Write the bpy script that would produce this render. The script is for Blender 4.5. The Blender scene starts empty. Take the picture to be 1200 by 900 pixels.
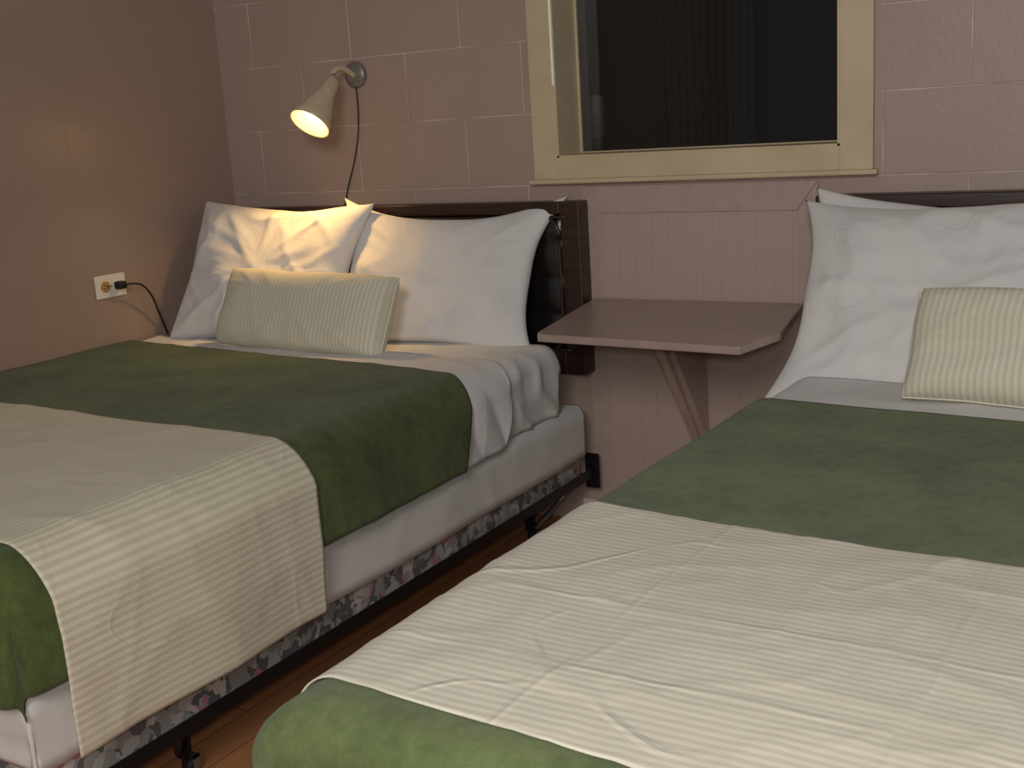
import bpy, bmesh, math
from mathutils import Vector, Matrix, noise

scene=bpy.context.scene
try: scene.view_settings.view_transform='Standard'
except Exception: pass
COL=scene.collection

def lin(c):
    return tuple(((x/255)/12.92 if x/255<=.04045 else ((x/255+.055)/1.055)**2.4) for x in c)+(1,)

# ---------------------------------------------------------------- materials
class NT:
    def __init__(s,name):
        s.m=bpy.data.materials.new(name); s.m.use_nodes=True
        s.t=s.m.node_tree; s.n=s.t.nodes; s.l=s.t.links
        s.b=s.n['Principled BSDF']
    def node(s,typ,**k):
        n=s.n.new(typ)
        for a,v in k.items(): setattr(n,a,v)
        return n
    def link(s,a,b): s.l.new(a,b)
    def val(s,inp,v):
        if isinstance(v,bpy.types.NodeSocket): s.link(v,inp)
        else: inp.default_value=v
    def math(s,op,a,b=None,c=None):
        n=s.node('ShaderNodeMath',operation=op); s.val(n.inputs[0],a)
        if b is not None: s.val(n.inputs[1],b)
        if c is not None: s.val(n.inputs[2],c)
        return n.outputs[0]
    def mix(s,f,a,b):
        n=s.node('ShaderNodeMix',data_type='RGBA'); s.val(n.inputs[0],f); s.val(n.inputs[6],a); s.val(n.inputs[7],b)
        return n.outputs[2]
    def coords(s,kind='Object'):
        return s.node('ShaderNodeTexCoord').outputs[kind]
    def noise(s,vec,scale,detail=3,rough=.5,stretch=None,dist=0):
        if stretch:
            mp=s.node('ShaderNodeMapping'); s.link(vec,mp.inputs[0]); mp.inputs['Scale'].default_value=stretch; vec=mp.outputs[0]
        n=s.node('ShaderNodeTexNoise'); s.link(vec,n.inputs['Vector']); n.inputs['Scale'].default_value=scale
        n.inputs['Detail'].default_value=detail; n.inputs['Roughness'].default_value=rough; n.inputs['Distortion'].default_value=dist
        return n.outputs['Fac']
    def ramp(s,f,stops):
        n=s.node('ShaderNodeValToRGB'); s.link(f,n.inputs[0]); e=n.color_ramp.elements
        e[0].position,e[0].color=stops[0]; e[1].position,e[1].color=stops[-1]
        for p,c in stops[1:-1]:
            x=e.new(p); x.color=c
        return n.outputs[0]
    def bump(s,h,strength,dist=.01,prev=None):
        n=s.node('ShaderNodeBump'); s.link(h,n.inputs['Height']); n.inputs['Strength'].default_value=strength; n.inputs['Distance'].default_value=dist
        if prev is not None: s.link(prev,n.inputs['Normal'])
        return n.outputs[0]
    def fin(s,color=None,rough=.6,normal=None,metal=0,spec=.5,sheen=0,coat=0):
        b=s.b
        if color is not None: s.val(b.inputs['Base Color'],color)
        s.val(b.inputs['Roughness'],rough)
        if normal is not None: s.link(normal,b.inputs['Normal'])
        b.inputs['Metallic'].default_value=metal
        b.inputs['Specular IOR Level'].default_value=spec
        b.inputs['Sheen Weight'].default_value=sheen
        b.inputs['Coat Weight'].default_value=coat
        return s.m

def simple(name,c,rough=.5,var=.08,scale=20,bump=.1,metal=0,spec=.5,coat=0,stretch=None):
    m=NT(name); v=m.coords()
    f=m.noise(v,scale,4,.6,stretch)
    a=lin(c); d=tuple(x*(1-var*2) for x in a[:3])+(1,); e=tuple(min(1,x*(1+var)) for x in a[:3])+(1,)
    return m.fin(m.ramp(f,[(.3,d),(.7,e)]),rough,m.bump(f,bump,.004),metal,spec,0,coat)

def block_mat():
    m=NT('painted_block'); v=m.coords()
    sp=m.node('ShaderNodeSeparateXYZ'); m.link(v,sp.inputs[0])
    cb=m.node('ShaderNodeCombineXYZ')
    m.link(m.math('ADD',sp.outputs[0],-.150+4.06),cb.inputs[0]); m.link(m.math('ADD',sp.outputs[2],.0025),cb.inputs[1])
    b=m.node('ShaderNodeTexBrick'); m.link(cb.outputs[0],b.inputs['Vector'])
    b.inputs['Scale'].default_value=1; b.inputs['Brick Width'].default_value=.406; b.inputs['Row Height'].default_value=.2032
    b.inputs['Mortar Size'].default_value=.0028; b.inputs['Mortar Smooth'].default_value=.6
    n=m.noise(v,60,5,.6); n2=m.noise(v,3,2)
    patch=m.ramp(m.noise(v,5,3),[(.38,(.1,.1,.1,1)),(.62,(.8,.8,.8,1))])
    base=m.mix(n2,lin((160,139,127)),lin((172,151,139)))
    col=m.mix(m.math('MULTIPLY',b.outputs['Fac'],patch),base,lin((216,200,184)))
    nb=m.bump(n,.3,.004); nb=m.bump(m.math('MULTIPLY',b.outputs['Fac'],-1),.6,.003,nb)
    return m.fin(col,.45,nb,spec=.45)
def groove_mat(name,axis,spacing,c,width=.03,off=0.0,strength=1.0,rough=.5):
    m=NT(name); v=m.coords()
    sp=m.node('ShaderNodeSeparateXYZ'); m.link(v,sp.inputs[0])
    f=m.math('FRACT',m.math('DIVIDE',m.math('ADD',sp.outputs[axis],50*spacing+off),spacing))
    d=m.math('ABSOLUTE',m.math('SUBTRACT',f,.5))
    g=m.math('SMOOTH_MAX',m.math('DIVIDE',m.math('SUBTRACT',d,.5-width),width),0,.05)
    n=m.noise(v,50,4,.6); n2=m.noise(v,2.5,2)
    a=lin(c); base=m.mix(n2,tuple(x*.92 for x in a[:3])+(1,),tuple(x*1.06 for x in a[:3])+(1,))
    col=m.mix(m.math('MULTIPLY',g,.3*strength),base,tuple(x*.5 for x in a[:3])+(1,))
    nb=m.bump(n,.2,.002); nb=m.bump(m.math('MULTIPLY',g,-1),.6*strength,.003,nb)
    return m.fin(col,rough,nb,spec=.5)
def floor_mat():
    m=NT('laminate_floor'); v=m.coords()
    mp=m.node('ShaderNodeMapping'); m.link(v,mp.inputs[0]); mp.inputs['Rotation'].default_value=(0,0,math.pi/2)
    b=m.node('ShaderNodeTexBrick'); m.link(mp.outputs[0],b.inputs['Vector'])
    b.inputs['Scale'].default_value=1;b.inputs['Brick Width'].default_value=.9;b.inputs['Row Height'].default_value=.09
    b.inputs['Mortar Size'].default_value=.0012
    b.inputs['Color1'].default_value=lin((200,142,98));b.inputs['Color2'].default_value=lin((184,126,84));b.inputs['Mortar'].default_value=lin((80,48,30))
    n=m.noise(v,14,5,.6,(6,.6,1))
    col=m.mix(m.math('MULTIPLY',n,.5),b.outputs['Color'],lin((140,90,58)))
    return m.fin(col,.4,m.bump(n,.05,.002))
def cloth(name,c,c2=None,stripe=0,axis=0,weave=900,sheen=.1,contrast=.5,rough=.9,mott=6,wr=.25,bumpd=.006,creases=(),lines=0,lscale=3):
    m=NT(name); uv=m.coords('UV')
    sp=m.node('ShaderNodeSeparateXYZ'); m.link(uv,sp.inputs[0])
    c2=c2 or tuple(x*.93 for x in c)
    n=m.noise(uv,mott,4,.6)
    col=m.ramp(n,[(.32,lin(c2)),(.68,lin(c))])
    h=m.noise(uv,22,5,.62)
    nb=m.bump(h,wr,bumpd)
    if lines:
        a=m.noise(uv,lscale,1.5,.5,None,.6)
        q=m.math('MAXIMUM',m.math('SUBTRACT',1,m.math('DIVIDE',m.math('ABSOLUTE',m.math('SUBTRACT',a,.5)),.018)),0)
        g=m.ramp(m.noise(uv,4.3,2),[(.48,(0,0,0,1)),(.6,(1,1,1,1))])
        nb=m.bump(m.math('MULTIPLY',q,g),lines,.005,nb)
    if creases:
        wob=m.math('MULTIPLY',m.math('SUBTRACT',m.noise(uv,5,2),.5),.03); tot=None
        for a,p in creases:
            q=m.math('ABSOLUTE',m.math('SUBTRACT',m.math('ADD',sp.outputs[a],wob),p))
            q=m.math('MAXIMUM',m.math('SUBTRACT',1,m.math('DIVIDE',q,.007)),0)
            tot=q if tot is None else m.math('MAXIMUM',tot,q)
        gate=m.ramp(m.noise(uv,3,2),[(.36,(.25,.25,.25,1)),(.55,(1,1,1,1))])
        nb=m.bump(m.math('MULTIPLY',tot,gate),.45,.003,nb)
    if stripe:
        s=m.math('FRACT',m.math('DIVIDE',m.math('ADD',sp.outputs[axis],20*stripe),stripe))
        st=m.math('LESS_THAN',m.math('ABSOLUTE',m.math('SUBTRACT',s,.5)),.25)
        col=m.mix(m.math('MULTIPLY',st,contrast),col,lin(tuple(x*.86 for x in c)))
        return m.fin(col,rough,nb,spec=.2,sheen=sheen)
    w=m.noise(uv,weave,2,.5); nb=m.bump(w,.15,.001,nb)
    return m.fin(col,rough,nb,spec=.15,sheen=sheen)
def plush(name,dark,light):
    m=NT(name); uv=m.coords('UV')
    n=m.noise(uv,6,4,.6); n2=m.noise(uv,40,6,.75); f=m.math('ADD',m.math('MULTIPLY',n,.55),m.math('MULTIPLY',n2,.45))
    col=m.ramp(f,[(.38,lin(dark)),(.60,lin(light))])
    w=m.noise(uv,350,3,.7); nb=m.bump(n2,.35,.006); nb=m.bump(w,.5,.003,nb)
    return m.fin(col,1.0,nb,spec=.03,sheen=.12)
def floral():
    m=NT('floral_ticking'); v=m.coords()
    nz=m.node('ShaderNodeTexNoise'); m.link(v,nz.inputs['Vector']); nz.inputs['Scale'].default_value=30
    mx=m.node('ShaderNodeMix',data_type='VECTOR'); mx.inputs[0].default_value=.06; m.link(v,mx.inputs[4]); m.link(nz.outputs['Color'],mx.inputs[5])
    vo=m.node('ShaderNodeTexVoronoi'); m.link(mx.outputs[1],vo.inputs['Vector']); vo.inputs['Scale'].default_value=48
    sc=m.node('ShaderNodeSeparateColor'); m.link(vo.outputs['Color'],sc.inputs[0])
    n=m.node('ShaderNodeValToRGB'); n.color_ramp.interpolation='CONSTANT'; m.link(sc.outputs[0],n.inputs[0])
    e=n.color_ramp.elements; e[0].position=0; e[0].color=lin((128,126,122)); e[1].position=.36; e[1].color=lin((150,148,142))
    for p,c in ((.60,(84,84,86)),(.84,(158,104,112)),(.91,(172,158,154))):
        x=e.new(p); x.color=lin(c)
    return m.fin(n.outputs[0],.8)

M=dict(
 block=block_mat(),
 panel=groove_mat('left_panelling',1,.203,(156,134,121),.008,.05,.3,.30),
 bead=groove_mat('beadboard',0,.05,(174,153,143),.05,0,.5),
 trimpink=simple('painted_trim',(174,153,143),.4,.04,30,.1),
 base=simple('baseboard_paint',(205,192,186),.4,.04),
 floor=floor_mat(),
 winframe=simple('cream_window_paint',(198,180,148),.4,.05,8,.15),
 win_highlight=simple('bevel_highlight_paint',(250,246,230),.3,.02),
 dark=simple('dark_interior',(36,31,28),.8,.1,4),
 reflected_frame=simple('reflected_frame_dark',(12,13,13),.5,.1),
 reflected_slat=simple('reflected_slat_dark',(24,26,26),.5,.1),
 wood=simple('dark_walnut',(54,34,27),.4,.25,10,.15,coat=.1,stretch=(1,8,8)),
 vinyl=simple('black_vinyl',(24,20,20),.25,.1,40,.2,spec=.7),
 steel=simple('black_steel',(26,25,27),.4,.1,30,.1,metal=.3),
 zinc=simple('zinc_steel',(140,140,138),.35,.1,metal=.8),
 sheet=cloth('white_sheet',(214,212,208),(204,202,199),lines=.3,lscale=4),
 cover=cloth('white_fitted_cover',(208,205,200),(198,195,191),wr=.12),
 pillow=cloth('white_pillowcase',(218,215,212),(209,206,204),wr=.38,lines=.2,lscale=4.5),
 ticking=floral(),
 green=plush('green_plush',(62,72,40),(86,97,56)),
 greenr=plush('green_plush_light',(80,91,56),(106,117,76)),
 runA=cloth('cream_stripe_runner',(208,200,176),(200,192,168),stripe=.014,axis=0,contrast=.65,rough=.85,lines=.25),
 runB=cloth('cream_stripe_runner_crosswise',(214,207,188),(206,199,179),stripe=.013,axis=1,contrast=.6,rough=.85,lines=.5,lscale=2.6,creases=((0,2.36),(0,2.72),(0,3.1),(1,1.80),(1,1.97))),
 cush=cloth('cream_stripe_cushion',(216,209,188),(208,201,178),stripe=.013,axis=0,contrast=.6,rough=.85,wr=.12),
 hem=simple('hem_thread',(216,209,188),.9,.03),
 table=simple('painted_table',(162,141,132),.3,.06,12,.12),
 tableb=simple('painted_bracket',(180,157,146),.45,.06,12,.12),
 lampm=simple('lamp_enamel',(196,180,150),.35,.04),
 lampgrey=simple('lamp_grey_metal',(135,131,126),.35,.05,metal=.4),
 rubber=simple('black_rubber',(20,19,20),.6,.05),
 ivory=simple('ivory_plastic',(226,220,204),.35,.02),
 slot=simple('dark_slot',(20,18,16),.6,.02),
 brown=simple('amber_plastic',(170,130,80),.5,.05),
)
def glow(name,col,st):
    m=NT(name); m.b.inputs['Base Color'].default_value=(.9,.8,.6,1); m.b.inputs['Emission Color'].default_value=col; m.b.inputs['Emission Strength'].default_value=st; return m.m
M['bulb']=glow('bulb_glow',(1,.66,.22,1),9)
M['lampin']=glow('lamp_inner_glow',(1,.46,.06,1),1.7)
def glass_mat():
    m=NT('window_glass'); t=m.node('ShaderNodeBsdfTransparent'); g=m.node('ShaderNodeBsdfGlossy'); g.inputs['Roughness'].default_value=.02
    t.inputs[0].default_value=(.72,.72,.72,1)
    mx=m.node('ShaderNodeMixShader'); mx.inputs[0].default_value=.05
    m.link(t.outputs[0],mx.inputs[1]); m.link(g.outputs[0],mx.inputs[2]); m.link(mx.outputs[0],m.n['Material Output'].inputs['Surface']); return m.m
M['glass']=glass_mat()

# ---------------------------------------------------------------- helpers
def obj_from(name,me,mat,parent=None,smooth=False):
    o=bpy.data.objects.new(name,me); COL.objects.link(o)
    if mat: me.materials.append(mat)
    if smooth:
        for p in me.polygons: p.use_smooth=True
    if parent: o.parent=parent
    return o
def empty(name,loc=(0,0,0)):
    o=bpy.data.objects.new(name,None); COL.objects.link(o); o.location=loc; o.empty_display_size=.05; return o
def meta(o,label=None,cat=None,group=None,kind=None):
    if label:o['label']=label
    if cat:o['category']=cat
    if group:o['group']=group
    if kind:o['kind']=kind
    return o
def adopt(p):
    def c(o):
        o.parent=p; o.matrix_parent_inverse=Matrix.Translation(p.location).inverted(); return o
    return c
def bm_box(bm,a,b):
    x0,y0,z0=[min(p,q) for p,q in zip(a,b)]; x1,y1,z1=[max(p,q) for p,q in zip(a,b)]
    v=[bm.verts.new(p) for p in ((x0,y0,z0),(x1,y0,z0),(x1,y1,z0),(x0,y1,z0),(x0,y0,z1),(x1,y0,z1),(x1,y1,z1),(x0,y1,z1))]
    for f in ((0,3,2,1),(4,5,6,7),(0,1,5,4),(1,2,6,5),(2,3,7,6),(3,0,4,7)): bm.faces.new([v[i] for i in f])
def boxes(name,lst,mat,parent=None,bevel=0,seg=2):
    bm=bmesh.new()
    for a,b in lst: bm_box(bm,a,b)
    me=bpy.data.meshes.new(name); bm.to_mesh(me); bm.free()
    o=obj_from(name,me,mat,parent)
    if bevel:
        md=o.modifiers.new('b','BEVEL'); md.width=bevel; md.segments=seg; md.limit_method='ANGLE'
        for p in me.polygons: p.use_smooth=True
        o.modifiers.new('w','WEIGHTED_NORMAL')
    return o
def prism(name,pts,z0,z1,mat,parent=None,bevel=0,axis='z'):
    bm=bmesh.new()
    def mk(p,h): return (p[0],p[1],h) if axis=='z' else ((h,p[0],p[1]) if axis=='x' else (p[0],h,p[1]))
    a=[bm.verts.new(mk(p,z0)) for p in pts]; b=[bm.verts.new(mk(p,z1)) for p in pts]
    bm.faces.new(a); bm.faces.new(b[::-1]); n=len(pts)
    for i in range(n): bm.faces.new((a[i],b[i],b[(i+1)%n],a[(i+1)%n]))
    bmesh.ops.recalc_face_normals(bm,faces=bm.faces)
    me=bpy.data.meshes.new(name); bm.to_mesh(me); bm.free()
    o=obj_from(name,me,mat,parent)
    if bevel:
        md=o.modifiers.new('b','BEVEL'); md.width=bevel; md.segments=2; md.limit_method='ANGLE'
    return o
def tube(name,pts,r,mat,parent=None,res=10):
    P=[Vector(p) for p in pts]; Q=[]
    n=len(P)
    if n>2:
        for i in range(n-1):
            p0=P[max(i-1,0)];p1=P[i];p2=P[i+1];p3=P[min(i+2,n-1)]
            for k in range(6):
                t=k/6
                Q.append(.5*((2*p1)+(p2-p0)*t+(2*p0-5*p1+4*p2-p3)*t*t+(3*p1-p0-3*p2+p3)*t**3))
        Q.append(P[-1])
    else: Q=P
    V=[];F=[]
    up=Vector((.13,.31,.94)).normalized()
    for i,q in enumerate(Q):
        d=(Q[min(i+1,len(Q)-1)]-Q[max(i-1,0)]).normalized()
        a=d.cross(up).normalized(); b=d.cross(a)
        for k in range(res):
            an=2*math.pi*k/res; V.append(q+a*math.cos(an)*r+b*math.sin(an)*r)
    for i in range(len(Q)-1):
        for k in range(res):
            F.append((i*res+k,i*res+(k+1)%res,(i+1)*res+(k+1)%res,(i+1)*res+k))
    F.append(tuple(range(res))); F.append(tuple((len(Q)-1)*res+k for k in range(res))[::-1])
    me=bpy.data.meshes.new(name); me.from_pydata(V,[],F); me.update()
    return obj_from(name,me,mat,parent,True)
def lathe(name,prof,origin,axis,mat,parent=None,res=32,thick=0):
    ax=Vector(axis).normalized(); a=ax.orthogonal().normalized(); b=ax.cross(a); o=Vector(origin)
    V=[];F=[]
    for h,r in prof:
        for k in range(res):
            an=2*math.pi*k/res; V.append(o+ax*h+(a*math.cos(an)+b*math.sin(an))*r)
    for i in range(len(prof)-1):
        for k in range(res): F.append((i*res+k,i*res+(k+1)%res,(i+1)*res+(k+1)%res,(i+1)*res+k))
    me=bpy.data.meshes.new(name); me.from_pydata(V,[],F); me.update()
    ob=obj_from(name,me,mat,parent,True)
    if thick:
        md=ob.modifiers.new('s','SOLIDIFY'); md.thickness=thick
    return ob
def grid_mesh(name,nx,ny,fn,mat,parent=None,thick=0,flip=False):
    V=[];UV=[]
    for j in range(ny+1):
        for i in range(nx+1):
            p,uv=fn(i/nx,j/ny); V.append(p); UV.append(uv)
    F=[]
    for j in range(ny):
        for i in range(nx):
            a=j*(nx+1)+i; f=(a,a+1,a+nx+2,a+nx+1); F.append(f[::-1] if flip else f)
    me=bpy.data.meshes.new(name); me.from_pydata(V,[],F); me.update()
    ul=me.uv_layers.new(name='UVMap')
    for l in me.loops: ul.data[l.index].uv=UV[l.vertex_index]
    o=obj_from(name,me,mat,parent,True)
    if thick:
        md=o.modifiers.new('s','SOLIDIFY'); md.thickness=thick; md.offset=1
    return o
def ns(x,y,z=0): return noise.noise(Vector((x,y,z)))
def ridge(x,y,z=0,p=3):
    return (1-abs(ns(x,y,z)))**p

# ---------------------------------------------------------------- drape
def drape(name,x0,x1,foot,zt,s0,s1,t0,t1,off,mat,nx,ny,r=.06,thick=.004,left=False,right=True,wrk=None,side=None,parent=None,seed=0):
    """sheet lying on a box top, hanging over its edges. s across, t from head to foot (metres)."""
    X0,X1,FT,ZT=x0-off,x1+off,foot+off,zt+off
    q=math.pi*r/2
    def w(s):
        if right and s>X1-r:
            a=s-(X1-r)
            if a<q: return X1-r+r*math.sin(a/r), r*(1-math.cos(a/r)), 1
            return X1, r+a-q, 1
        if left and s<X0+r:
            a=(X0+r)-s
            if a<q: return X0+r-r*math.sin(a/r), r*(1-math.cos(a/r)), -1
            return X0, r+a-q, -1
        return s,0,0
    def wy(t):
        if t>FT-r:
            a=t-(FT-r)
            if a<q: return FT-r+r*math.sin(a/r), r*(1-math.cos(a/r))
            return FT, r+a-q
        return t,0
    def fn(u,v):
        s=s0+(s1-s0)*u
        ta=t0(s) if callable(t0) else t0; tb=t1(s) if callable(t1) else t1
        t=ta+(tb-ta)*v
        px,dx,sd=w(s); py,dy=wy(t)
        d=(dx**4+dy**4)**.25 if (dx>0 or dy>0) else 0
        x,y,z=px,-py,ZT-d
        und=.005*ns(x*2.2,y*2.2,1.7)
        z+=und*max(0,1-dx/.08)*max(0,1-dy/.08)
        h=wrk(s,t) if wrk else 0
        kx=min(1,dx/r); ky=min(1,dy/r)
        z+=h*(1-kx)*(1-ky)
        tot=dx*dx+dy*dy
        wx=dx*dx/tot if tot>0 else 0; wy_=1-wx if tot>0 else 0
        calm=1-2*min(wx,wy_)
        base=.012
        if dx>0:
            e=h+(side(s,t,dx) if side else 0)
            x+=sd*(base*(1-calm)*.7+e*calm)*min(1,dx/r)*wx if dx>=dy else sd*(base*.7)*min(1,dx/r)*wx
        if dy>0:
            e=h+(side(s,t,dy) if side else 0)
            y-=(base*(1-calm)*.7+e*calm)*min(1,dy/r)*wy_ if dy>dx else (base*.7)*min(1,dy/r)*wy_
        return (x,y,z),(s,t)
    return grid_mesh(name,nx,ny,fn,mat,parent,thick,flip=True)

# ---------------------------------------------------------------- pillow
def pillow(name,w,h,T,loc,rot,mat,label,cat,group,nx=80,ny=60,seed=0,wr=1.0,pinch=.06,full=.42,piping=False,jit=1.0,pw=2.6,ear=.016):
    V=[];UV=[];F=[]
    def P(u,v,sgn):
        e=max(0,(1-abs(u)**pw))*max(0,(1-abs(v)**pw))
        th=T/2*e**full
        x=w/2*u*(1-pinch*(1-v*v)); y=h/2*v*(1-pinch*1.2*(1-u*u))
        k=(abs(u)*abs(v))**3.5*ear
        x+=math.copysign(k,u); y+=math.copysign(k,v)
        x+=jit*.012*ns(u*1.5,v*1.5,seed); y+=jit*.014*ns(u*1.7,v*1.4,seed+7)
        a=ns(x*4+seed,y*4,sgn*3)*.018+ns(x*11+seed,y*9,sgn*2)*.005
        an=math.atan2(v,u); rr=math.hypot(u,v)
        q=ns(x*3,y*3,seed)
        b=(ridge(x*4+seed+q*.9,y*6+q,seed,4)-.4)*.014
        b2=(ridge((x+y)*7+seed+q,(x-y)*3,seed+5,5)-.35)*.010
        c=(ridge(an*2.6+seed+q*.4,rr*.8,seed+3,4)-.4)*.016*min(1,rr)
        g=(a+b+b2+c)*wr*min(1,e*2.5)
        z=sgn*(th+g)
        z+=jit*.010*ns(u*1.3,v*1.3,seed+11)
        return (x,y,z)
    for sgn in (1,-1):
        base=len(V)
        for j in range(ny+1):
            for i in range(nx+1):
                u=math.sin((2*i/nx-1)*math.pi/2)*.55+(2*i/nx-1)*.45; v=math.sin((2*j/ny-1)*math.pi/2)*.55+(2*j/ny-1)*.45
                V.append(P(u,v,sgn)); UV.append((u*w/2+seed*.13,v*h/2))
        for j in range(ny):
            for i in range(nx):
                a=base+j*(nx+1)+i; f=(a,a+1,a+nx+2,a+nx+1); F.append(f if sgn>0 else f[::-1])
    me=bpy.data.meshes.new(name); me.from_pydata(V,[],F); me.update()
    ul=me.uv_layers.new(name='UVMap')
    for l in me.loops: ul.data[l.index].uv=UV[l.vertex_index]
    bm=bmesh.new(); bm.from_mesh(me); bmesh.ops.remove_doubles(bm,verts=bm.verts,dist=.0003); bm.to_mesh(me); bm.free()
    o=obj_from(name,me,mat,None,True)
    o.location=loc; o.rotation_euler=rot
    meta(o,label,cat,group)
    if piping:
        pts=[]
        N=40
        for (ua,va,ub,vb) in ((-1,-1,1,-1),(1,-1,1,1),(1,1,-1,1),(-1,1,-1,-1)):
            for k in range(N//4):
                t=k/(N//4); pts.append(Vector(P(ua+(ub-ua)*t,va+(vb-va)*t,1)))
        pts.append(pts[0])
        tube('piping',pts,.0025,M['hem'],o,6)
    return o

# ================================================================ ROOM
wx0,wx1,wz0,wz1=1.275,2.078,1.090,2.05
wb=boxes('wall_back',[((-.15,0,0),(wx0,.2,2.45)),((wx1,0,0),(4.2,.2,2.45)),((wx0,0,0),(wx1,.2,wz0)),((wx0,0,wz1),(wx1,.2,2.45))],M['block']); meta(wb,kind='structure')
wl=boxes('wall_left',[((-.15,-4.6,0),(0,0,2.45))],M['panel']); meta(wl,kind='structure')
fl=boxes('floor',[((-.15,-4.6,-.1),(4.2,.2,0))],M['floor']); meta(fl,kind='structure')
bb=boxes('baseboard_back',[((1.30,-.018,0),(2.1,0,.075)),((1.30,-.024,0),(2.1,0,.012))],M['base'],bevel=.003); meta(bb,kind='structure')

o=boxes('trim_1',[((1.345,-.008,.0),(2.02,-.0005,1.0))],M['bead']); meta(o,kind='structure')
def trimpoly(name,pts,mat,y0=-.02,y1=-.0085):
    o=prism(name,pts,y0,y1,mat,axis='y',bevel=.0015); meta(o,kind='structure'); return o
trimpoly('trim_2',[(1.345,1.006),(2.02,1.006),(1.966,.931),(1.399,.931)],M['trimpink'],-.013)
trimpoly('trim_3',[(1.345,1.0055),(1.398,.931),(1.398,.12),(1.345,.12)],M['trimpink'],-.012)
trimpoly('trim_4',[(2.02,1.0055),(1.967,.931),(1.967,.12),(2.02,.12)],M['trimpink'],-.012)

win=empty('window_1',(1.66,0,1.1)); meta(win,kind='structure')
wchild=adopt(win)
ox0,ox1,oz0,oz1=1.198,2.160,1.030,2.13
yF=-.02
for a,b in (((ox0,yF,oz0),(wx0,-.0005,oz1)),((wx1,yF,oz0),(ox1,-.0005,oz1)),((wx0,yF,oz0),(wx1,-.0005,wz0)),((wx0,yF,wz1),(wx1,-.0005,oz1))):
    wchild(boxes('casing',[(a,b)],M['winframe'],bevel=.0015))
wchild(boxes('sill_strip',[((1.183,-.030,1.017),(2.172,-.0005,1.030))],M['winframe'],bevel=.003))
wchild(boxes('jamb',[((wx0,-.018,wz0),(wx0+.006,.13,wz1)),((wx1-.006,-.018,wz0),(wx1,.13,wz1)),((wx0,-.018,wz0),(wx1,.13,wz0+.006)),((wx0,-.018,wz1-.006),(wx1,.13,wz1))],M['winframe']))
wchild(boxes('bead',[((wx0-.003,-.026,wz0+.20),(wx0+.005,-.014,wz1-.01))],M['win_highlight'],bevel=.003))  # pale strip that paints in the highlight along the frame's bevel
wchild(boxes('sash',[((wx0+.006,.112,wz0+.006),(wx0+.014,.128,wz1-.006)),((wx1-.012,.112,wz0+.006),(wx1-.006,.128,wz1-.006)),((wx0+.014,.112,wz0+.006),(wx1-.012,.128,wz0+.010)),((wx0+.014,.112,wz1-.03),(wx1-.012,.128,wz1-.006))],M['winframe'],bevel=.0015))
wchild(boxes('pane',[((wx0+.014,.118,wz0+.010),(wx1-.012,.121,wz1-.03))],M['glass']))
bk=boxes('wall_beyond',[((.4,.9,.5),(2.8,.95,2.6)),((.4,.2,.5),(.45,.9,2.6)),((2.75,.2,.5),(2.8,.9,2.6)),((.4,.2,.5),(2.8,.9,.55)),((.4,.2,2.55),(2.8,.9,2.6)),((.8,.21,.55),(1.40,.42,1.10))],M['dark']); meta(bk,kind='structure')  # last box is a ledge added under the pale reflected shape
sh=empty('slatted_reflection',(1.555,.44,.551)); meta(sh,'dark slatted reflection in the window glass, built as a solid behind it','reflected_grille')  # dark reflection in the pane, added as solid frame and slats behind it
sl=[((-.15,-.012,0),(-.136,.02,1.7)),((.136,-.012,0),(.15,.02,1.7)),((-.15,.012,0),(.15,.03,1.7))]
boxes('reflection_frame',sl,M['reflected_frame'],sh)
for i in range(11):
    boxes('reflected_slat',[((-.130+i*.0245,-.006,.0),(-.119+i*.0245,.0118,1.7))],M['reflected_slat'],sh)
cn=empty('pale_reflection',(1.245,.30,1.101)); meta(cn,'pale reflection in the window glass, built as a solid on a dark base','reflected_shape')  # pale reflection in the pane, added as a lathed solid
lathe('reflection_body',[(.03,0),(.03,.026),(.15,.026),(.16,.02),(.16,0)],(0,0,0),(0,0,1),simple('reflection_grey',(125,120,112),.5),cn,24)
lathe('reflection_base',[(0,0),(0,.036),(.026,.036),(.03,.028),(.03,0)],(0,0,0),(0,0,1),M['rubber'],cn,24)

# ================================================================ HEADBOARD
def headboard(x0,x1,z0,z1,label):
    h=empty('headboard',(x0,-.01,z0)); meta(h,label,'headboard','matching bed headboards')
    c=adopt(h)
    fw=.062
    c(boxes('backing',[((x0+.01,-.04,z0+.01),(x1-.01,-.006,z1-.01))],M['wood']))
    c(boxes('wood_frame',[((x0,-.07,z0),(x0+fw,-.01,z1)),((x1-fw,-.07,z0),(x1,-.01,z1)),((x0+fw,-.07,z1-.036),(x1-fw,-.01,z1)),((x0+fw,-.07,z0),(x1-fw,-.01,z0+.07))],M['wood'],bevel=.005))
    def ring(ins,rad):
        a,b,cc,d=x0+ins,x1-ins,z0+ins,z1-ins*.62; pts=[]
        for cx,cz,s in ((b-rad,d-rad,0),(a+rad,d-rad,1),(a+rad,cc+rad,2),(b-rad,cc+rad,3)):
            for k in range(9):
                an=math.pi/2*(s+k/8); pts.append((cx+rad*math.cos(an),cz+rad*math.sin(an)))
        return pts
    R=ring(.070,.05); pts=[Vector((p[0],-.066,p[1])) for p in R]; pts.append(pts[0])
    c(tube('moulding',pts,.005,M['wood'],None,8))
    a,b,cc,d=x0+.064,x1-.064,z0+.072,z1-.038
    def fn(u,v):
        x=a+(b-a)*u; z=cc+(d-cc)*v
        e=min(1,min(u,1-u)*22)**.5*min(1,min(v,1-v)*8)**.5
        fl=abs(math.sin(math.pi*(z-cc)/.105)); y=-.045-.022*e*(.6+.4*fl**.5)
        return (x,y,z),(x,z)
    c(grid_mesh('padded_panel',140,60,fn,M['vinyl'],None))
    return h
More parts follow.
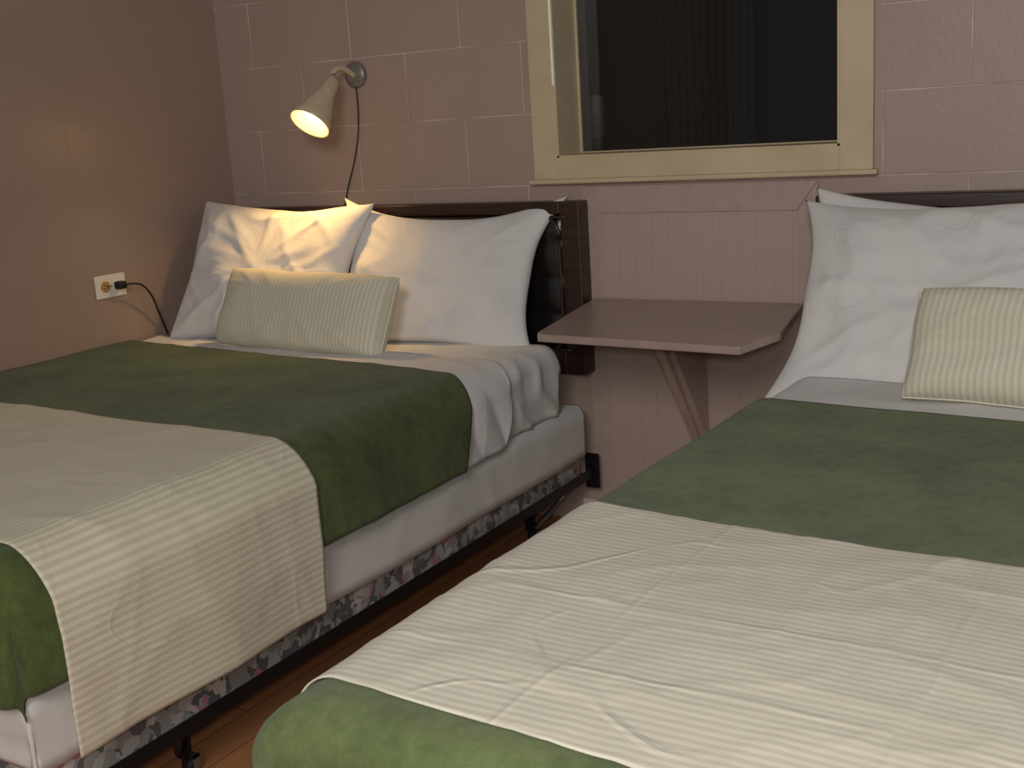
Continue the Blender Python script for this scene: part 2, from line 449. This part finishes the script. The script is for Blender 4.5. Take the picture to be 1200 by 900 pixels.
headboard(.015,1.362,.470,.970,'dark brown wooden headboard with padded black vinyl panel')
headboard(2.03,3.39,.49,.972,'dark wooden headboard behind stacked white pillows')

# ================================================================ BEDS
def bed(x0,x1,foot,zt,side_right,labelpos,seed,mh=.23,bh=.12):
    zb=.385
    f=empty('steel_bedstead',(x0,-.1,0)); meta(f,'low black steel bedstead rail on short legs '+labelpos,'bed frame','steel bedsteads')
    c=adopt(f)
    for xs,sg in ((x1,1),(x0+.03,-1)):
        xa=xs+.006*sg
        c(boxes('side_rail',[((xa,-.06,.166),(xa+.004*sg,-foot,.195)),((xa,-.06,.166),(xa-.045*sg,-foot,.1695))],M['steel'],bevel=.001))
    for yy in (-.35,-1.0,-1.65):
        c(boxes('cross_bar',[((x0+.035,yy-.02,.157),(x1-.0,yy+.02,.1655))],M['steel']))
    for yy in (-.22,-1.58):
        for xx in (x0+.16,x1-.12):
            c(boxes('leg',[((xx-.016,yy-.016,.035),(xx+.016,yy-.012,.157)),((xx-.016,yy-.016,.035),(xx-.012,yy+.016,.157)),((xx-.05,yy-.016,.145),(xx+.05,yy+.016,.157))],M['steel']))
            c(lathe('caster',[(-.012,.0),(-.012,.014),(-.008,.017),(.008,.017),(.012,.014),(.012,0)],(xx,yy,.017),(1,0,0),M['rubber'],None,20))
            c(boxes('caster_fork',[((xx-.018,yy-.008,.012),(xx-.014,yy+.008,.04)),((xx+.014,yy-.008,.012),(xx+.018,yy+.008,.04)),((xx-.018,yy-.008,.035),(xx+.018,yy+.008,.04))],M['zinc']))
    for xx in ((x1-.02,) if side_right else (x0-.02,)):
        c(boxes('headboard_bracket',[((xx,-.066,.13),(xx+.045,-.06,.235)),((xx+.02,-.10,.162),(xx+.026,-.06,.2)),((xx+.008,-.07,.145),(xx+.018,-.066,.17)),((xx+.008,-.07,.2),(xx+.018,-.066,.225))],M['steel'],bevel=.001))
    c(tube('brace',[(x1-.03,-.09,.16),(x1-.10,-.24,.05)],.008,M['zinc'],None,8))
    c(tube('brace',[(x1-.03,-1.68,.16),(x1-.13,-1.60,.05)],.007,M['steel'],None,8))
    b=empty('box_spring',(x0,-.1,.17)); meta(b,'floral box spring under a white fitted cover '+labelpos,'box spring','box springs')
    cb=adopt(b)
    cb(boxes('ticking_base',[((x0,-foot,.1705),(x1,-bh,zb-.006))],M['ticking'],bevel=.02))
    def sd(s,t,d): return .003*ridge(t*3,d*2.5,seed,4)+.005*ns(t*2.1,d*4,seed)*min(1,d/.08)+.004*ridge(t*5+d*9,d*3,seed+2,6)
    cv=drape('fitted_cover',x0,x1,foot,zb,(x0+.0 if side_right else x0-.145),(x1+.145 if side_right else x1-.0),bh-.005,foot+.135,.006,M['cover'],60,190,r=.014,thick=.003,left=not side_right,right=side_right,side=sd,seed=seed)
    for v in cv.data.vertices:
        if v.co.z<zb-.04:
            k=(zb-.04-v.co.z)/.1
            v.co.z+=k*(.010*ns(v.co.y*2.3,v.co.x*2,4+seed)+.018*ns(v.co.y*.9,3,seed))
    cb(cv)
    cb(boxes('cover_end',[((x0+.01,-bh,.25),(x1,-bh+.006,zb))],M['cover'],bevel=.002))
    m=empty('mattress',(x0,-.1,zb)); meta(m,'thick mattress in a white fitted sheet '+labelpos,'mattress','mattresses')
    cm=adopt(m)
    mc=boxes('mattress_core',[((x0+.008,-foot+.01,zb+.014),(x1-.008,-mh,zt-.012))],M['sheet'],bevel=.04,seg=4)
    def wk(s,t): return .004*ridge(s*5+ns(s*3,t*3),t*9,2+seed,5)+.002*ns(s*9,t*9)-.002
    def sd2(s,t,d): return .014*ridge(t*7+d*6,d*8-t*2,seed+9,5)-.007
    fs=drape('fitted_sheet',x0,x1,foot,zt,(x0+.0 if side_right else x0-.17),(x1+.17 if side_right else x1),mh,foot+.14,.0,M['sheet'],110,160,r=.05,thick=.002,left=not side_right,right=side_right,wrk=wk,side=sd2)
    cm(mc); cm(fs)
    return [f,b,m]

# --- bed by the panelled wall
ZT=.590
F1=1.985
bed(.02,1.36,F1,ZT,True,'beside the panelled wall',0)
def wk(s,t): return .002+.005*ridge(s*3+ns(s*2,t*2)*.6,t*7,5,5)+.003*ns(s*6,t*6,2)
def sdA(s,t,d): return .006+.03*d+.011*abs(math.sin((t*1.0+d*.30)*34+ns(t*4,d*3)*2.5))*min(1,d/.1)+.010*ns(t*7,d*4,8)*min(1,d/.08)
o=drape('folded_sheet',.02,1.36,F1,ZT,.025,1.36+.180,lambda s:.42+.08*s/1.38+max(0,s-1.33)*.30+.02*ns(s*3,0),lambda s:.98,.005,M['sheet'],130,90,r=.06,thick=.003,wrk=wk,side=sdA)
meta(o,'white top sheet folded back over the blanket edge, side hanging loose','bed sheet','folded white top sheets')
def wkG(s,t): return .001+.006*ns(s*2.5,t*2.5,3)+.003*ridge(s*5,t*5,8,4)
def sdG(s,t,d): return .010+.08*d+.010*ns(t*2.6,d*2,5)*min(1,d/.1)+.005*ridge(t*5+d,d*4,3,3)
tH=lambda s:.54+.15*s/1.38+max(0,s-1.30)*.35+.005*ns(s*5,2)
o=drape('blanket',.02,1.36,F1,ZT,.025,1.36+.185,tH,lambda s:F1+.20,.012,M['green'],120,150,r=.07,thick=.006,wrk=wkG,side=sdG)
meta(o,'dark green plush blanket draped over bed near panelled wall','blanket','green plush blankets')
def wkR(s,t):
    return .002+.006*ns(s*2.5,t*2.5,3)+.003*ridge(s*5,t*5,8,4)+.0015*ridge(s*4+ns(s*3,t*3),t*6,12,8)
def sdR(s,t,d):
    return .019+.08*min(d,.2)+.010*ns(t*2.6,d*2,5)*min(1,d/.1)+.005*math.sin(t*12+d*3+ns(t*2,d)*2)*min(1,d/.25)+.004*ridge(t*5,d*2,3,3)
o=drape('bed_runner',.02,1.36,F1,ZT,.03,1.36+.325,lambda s:1.265+.06*s/1.38+.02*max(0,s-1.3)+.003*ns(s*4,1),lambda s:1.93+.015*s/1.38+.003*ns(s*4,6),.020,M['runA'],180,90,r=.077,thick=.002,wrk=wkR,side=sdR)
meta(o,'cream satin-striped runner hanging over the bed side, two thin hems','bed runner','cream bed runners')

# --- second bed (stands very slightly askew)
X0,X1,F2,Z2=2.105,3.44,2.16,.596
B2=bed(X0,X1,F2,Z2,False,'beside the wall table',5,mh=.15)
o=drape('folded_sheet',X0,X1,F2,Z2,X0-.15,X1-.01,lambda s:.50+.02*ns(s*3,4),lambda s:1.0,.005,M['sheet'],130,60,r=.055,thick=.003,left=True,right=False,wrk=lambda s,t:.003+.004*ridge(s*4,t*6,15,5)+.003*ns(s*7,t*7,5),side=sdA)
meta(o,'white top sheet folded flat above green blanket, lightly creased','bed sheet','folded white top sheets'); B2.append(o)
def wkG2(s,t): return .001+.005*ns(s*2.2,t*2.2,13)+.002*ridge(s*4,t*4,18,4)
def sdB(s,t,d): return .006+.006*ns(t*2.2,d*2,5)*min(1,d/.1)+.004*ridge(t*5+d,d*4,3,3)
def sdC(s,t,d): return .010+.006*ns(t*2.2,d*2,5)*min(1,d/.1)+.004*ridge(t*5+d,d*4,3,3)
o=drape('blanket',X0,X1,F2,Z2,X0-.22,X1-.0,lambda s:.73+.004*ns(s*4,3)+.10*(s-X0),lambda s:F2+.30,.012,M['greenr'],120,170,r=.05,thick=.006,left=True,right=False,wrk=wkG2,side=sdB)
meta(o,'olive green plush blanket on the bed beside the wall table','blanket','green plush blankets'); B2.append(o)
def wkR2(s,t):
    return .002+.005*ns(s*2.2,t*2.2,13)+.002*ridge(s*4,t*4,18,4)+.002*ridge(s*3+ns(s*3,t*3),t*7,22,12)+.0015*ridge(s*8+ns(s*5,t*4),t*4,25,10)
o=drape('bed_runner',X0,X1,F2,Z2,X0-.28,X1-.01,lambda s:1.47+.04*(s-X0)+.003*ns(s*4,1),lambda s:2.095+.07*(s-X0)+.003*ns(s*4,6),.020,M['runB'],190,110,r=.058,thick=.002,left=True,right=False,wrk=wkR2,side=sdC)
meta(o,'cream striped runner with ironed crease lines across bed','bed runner','cream bed runners'); B2.append(o)
piv=Vector((2.10,-.3,0)); RM=Matrix.Translation(piv)@Matrix.Rotation(math.radians(-1.6),4,'Z')@Matrix.Translation(-piv)
for o in B2:
    o.matrix_basis=RM@o.matrix_basis

# ---------------------------------------------------------------- pillows
d=math.radians
pillow('pillow',.62,.46,.14,(.375,-.285,.782),(d(60),d(2),d(4)),M['pillow'],'rumpled white pillow leaning on headboard, lit warm by lamp','pillow','white bed pillows',seed=1,wr=.9)
pillow('pillow',.655,.43,.11,(.942,-.190,.760),(d(61),d(1),d(6)),M['pillow'],'smooth white pillow leaning on headboard with pointed outer corner','pillow','white bed pillows',seed=4,wr=.45,pinch=.10,ear=.05,jit=.5)
pillow('cushion',.60,.235,.13,(.66,-.455,.700),(d(64),d(2),d(0)),M['cush'],'small oblong cream striped cushion against two white pillows','cushion','cream striped cushions',seed=6,wr=.22,pinch=.0,full=.34,piping=True,jit=.4,pw=4,ear=0)
pillow('pillow',.72,.43,.11,(2.395,-.135,.745),(d(74),d(3),0),M['pillow'],'white pillow tucked behind another, one corner showing','pillow','white bed pillows',seed=9,wr=.5)
pillow('pillow',.78,.50,.13,(2.455,-.335,.752),(d(51),d(0),d(0)),M['pillow'],'large crumpled white pillow upright on bed beside table','pillow','white bed pillows',seed=12,wr=.75,ear=.035,pinch=.05)
pillow('cushion',.60,.235,.13,(2.685,-.60,.705),(d(55),d(2),d(0)),M['cush'],'small cream striped cushion resting on large white pillow','cushion','cream striped cushions',seed=15,wr=.22,pinch=.0,full=.34,piping=True,jit=.4,pw=4,ear=0)

# ================================================================ WALL TABLE
t=empty('wall_table',(1.7,0,.66)); meta(t,'pinkish-brown painted wall-mounted table with cut corner and bracket','table')
tc=adopt(t)
tc(prism('table_top',[(1.374,-.022),(1.475,-.535),(1.49,-.565),(2.02,-.605),(2.055,-.43),(1.985,-.022)],.671,.690,M['table'],bevel=.003))
tc(prism('bracket_panel',[(-.0215,.29),(-.0215,.666),(-.30,.666)],1.695,1.712,M['tableb'],axis='x'))
tc(prism('strut',[(-.0215,.265),(-.0215,.32),(-.285,.670),(-.33,.670)],1.672,1.695,M['tableb'],axis='x',bevel=.002))
tc(boxes('cleat',[((1.40,-.05,.646),(1.96,-.022,.670))],M['table'],bevel=.002))

# ================================================================ LAMP
LX=.570
lp=empty('wall_lamp',(LX,0,1.37)); meta(lp,'beige metal bell-shade wall lamp, lit, on concrete block wall','wall lamp')
lc=adopt(lp)
lc(lathe('wall_plate',[(0,0),(0,.040),(.008,.040),(.014,.034),(.018,.012),(.018,0)],(LX,-.0005,1.37),(0,-1,0),M['lampgrey']))
lc(tube('arm',[(LX,-.015,1.37),(LX-.002,-.06,1.388),(LX-.005,-.10,1.382),(LX-.009,-.112,1.352)],.009,M['lampm']))
lc(lathe('swivel_knob',[(-.014,0),(-.014,.012),(.014,.012),(.014,0)],(LX-.009,-.112,1.352),(1,0,0),M['lampgrey'],res=20))
ax=Vector((-.014,-.100,-.112)).normalized(); n0=Vector((LX-.009,-.112,1.347))
lc(lathe('lamp_shade',[(-.012,.0),(-.012,.016),(-.004,.023),(.045,.027),(.07,.036),(.10,.047),(.135,.057),(.16,.063)],n0,ax,M['lampm'],thick=-.0015,res=40))
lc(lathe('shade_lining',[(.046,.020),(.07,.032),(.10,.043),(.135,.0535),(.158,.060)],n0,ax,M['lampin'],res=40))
lc(lathe('bulb',[(.050,.012),(.065,.016),(.08,.024),(.095,.031),(.110,.033),(.125,.029),(.138,.018),(.143,.0)],n0,ax,M['bulb'],res=24))
lc(tube('power_cord',[(LX+.003,-.012,1.335),(LX+.002,-.010,1.26),(.560,-.008,1.18),(.535,-.008,1.10),(.505,-.008,1.03),(.48,-.007,.96),(.475,-.007,.93)],.0022,M['rubber'],None,8))

# ================================================================ OUTLET
ou=empty('wall_outlet',(0,-.578,.785)); meta(ou,'ivory duplex outlet mounted sideways on panelled wall','outlet')
boxes('cover_plate',[((.0005,-.0575,-.035),(.006,.0575,.035))],M['ivory'],ou,bevel=.002)
for yy in (-.021,.021):
    r=lathe('receptacle',[(0,0),(0,.0165),(.0025,.0165),(.003,.015),(.003,0)],(.006,yy,0),(1,0,0),M['brown'] if yy<0 else M['ivory'],ou,res=24)
boxes('receptacle_slots',[((.0088,-.030,.004),(.0094,-.022,.0065)),((.0088,-.029,-.0065),(.0094,-.022,-.004)),((.0088,-.017,-.003),(.0094,-.012,.003))],M['slot'],ou)
lathe('mounting_screw',[(.006,.0),(.006,.003),(.008,.003),(.008,0)],(0,0,0),(1,0,0),M['brown'],ou,res=12)
pc=empty('power_plug',(.009,-.557,.785)); meta(pc,'black plug with cord trailing down behind the bed','plug')
boxes('plug_body',[((.001,-.014,-.012),(.03,.014,.012))],M['rubber'],pc,bevel=.005)
tube('cord',[(.03,0,0),(.045,.02,.002),(.045,.06,-.01),(.035,.10,-.05),(.018,.135,-.11),(.008,.16,-.16),(.006,.17,-.185)],.003,M['rubber'],pc,8)

# ================================================================ CAMERA
yaw,pit,rol=.5471,.2217,-.0634
F=Vector((-math.sin(yaw)*math.cos(pit),math.cos(yaw)*math.cos(pit),-math.sin(pit)))
R=F.cross(Vector((0,0,1))).normalized(); U=R.cross(F)
R2=R*math.cos(rol)+U*math.sin(rol); U2=-R*math.sin(rol)+U*math.cos(rol)
cam=bpy.data.cameras.new('camera'); cam.sensor_width=36; cam.lens=1371.4*36/1200; cam.clip_start=.02
co=bpy.data.objects.new('camera',cam); COL.objects.link(co)
mw=Matrix((R2,U2,-F)).transposed().to_4x4(); mw.translation=Vector((2.8947,-3.004,1.2041)); co.matrix_world=mw
scene.camera=co

# ================================================================ LIGHTS
def light(name,typ,loc,power,color,size=.1,rot=None):
    l=bpy.data.lights.new(name,typ); l.energy=power; l.color=color
    if typ=='AREA': l.size=size
    else: l.shadow_soft_size=size
    o=bpy.data.objects.new(name,l); COL.objects.link(o); o.location=loc
    if rot: o.rotation_euler=rot
    return o
sp=light('lamp_bulb_light','SPOT',n0+ax*.165,11,(1,.60,.20),.025)
sp.data.spot_size=math.radians(128); sp.data.spot_blend=1.0
sp.rotation_euler=Vector((.0,-.10,-.34)).to_track_quat('-Z','Y').to_euler()
light('camera_flash','POINT',(2.92,-3.02,1.27),42,(1,.98,.96),.06)
light('fill_light','AREA',(3.0,-4.2,2.2),46,(1,.97,.94),.8,(d(62),0,d(22)))  # unseen area fill added behind the camera, turned towards the wall
w=bpy.data.worlds.new('world'); scene.world=w; w.use_nodes=True
w.node_tree.nodes['Background'].inputs[0].default_value=(1,.96,.92,1); w.node_tree.nodes['Background'].inputs[1].default_value=.14
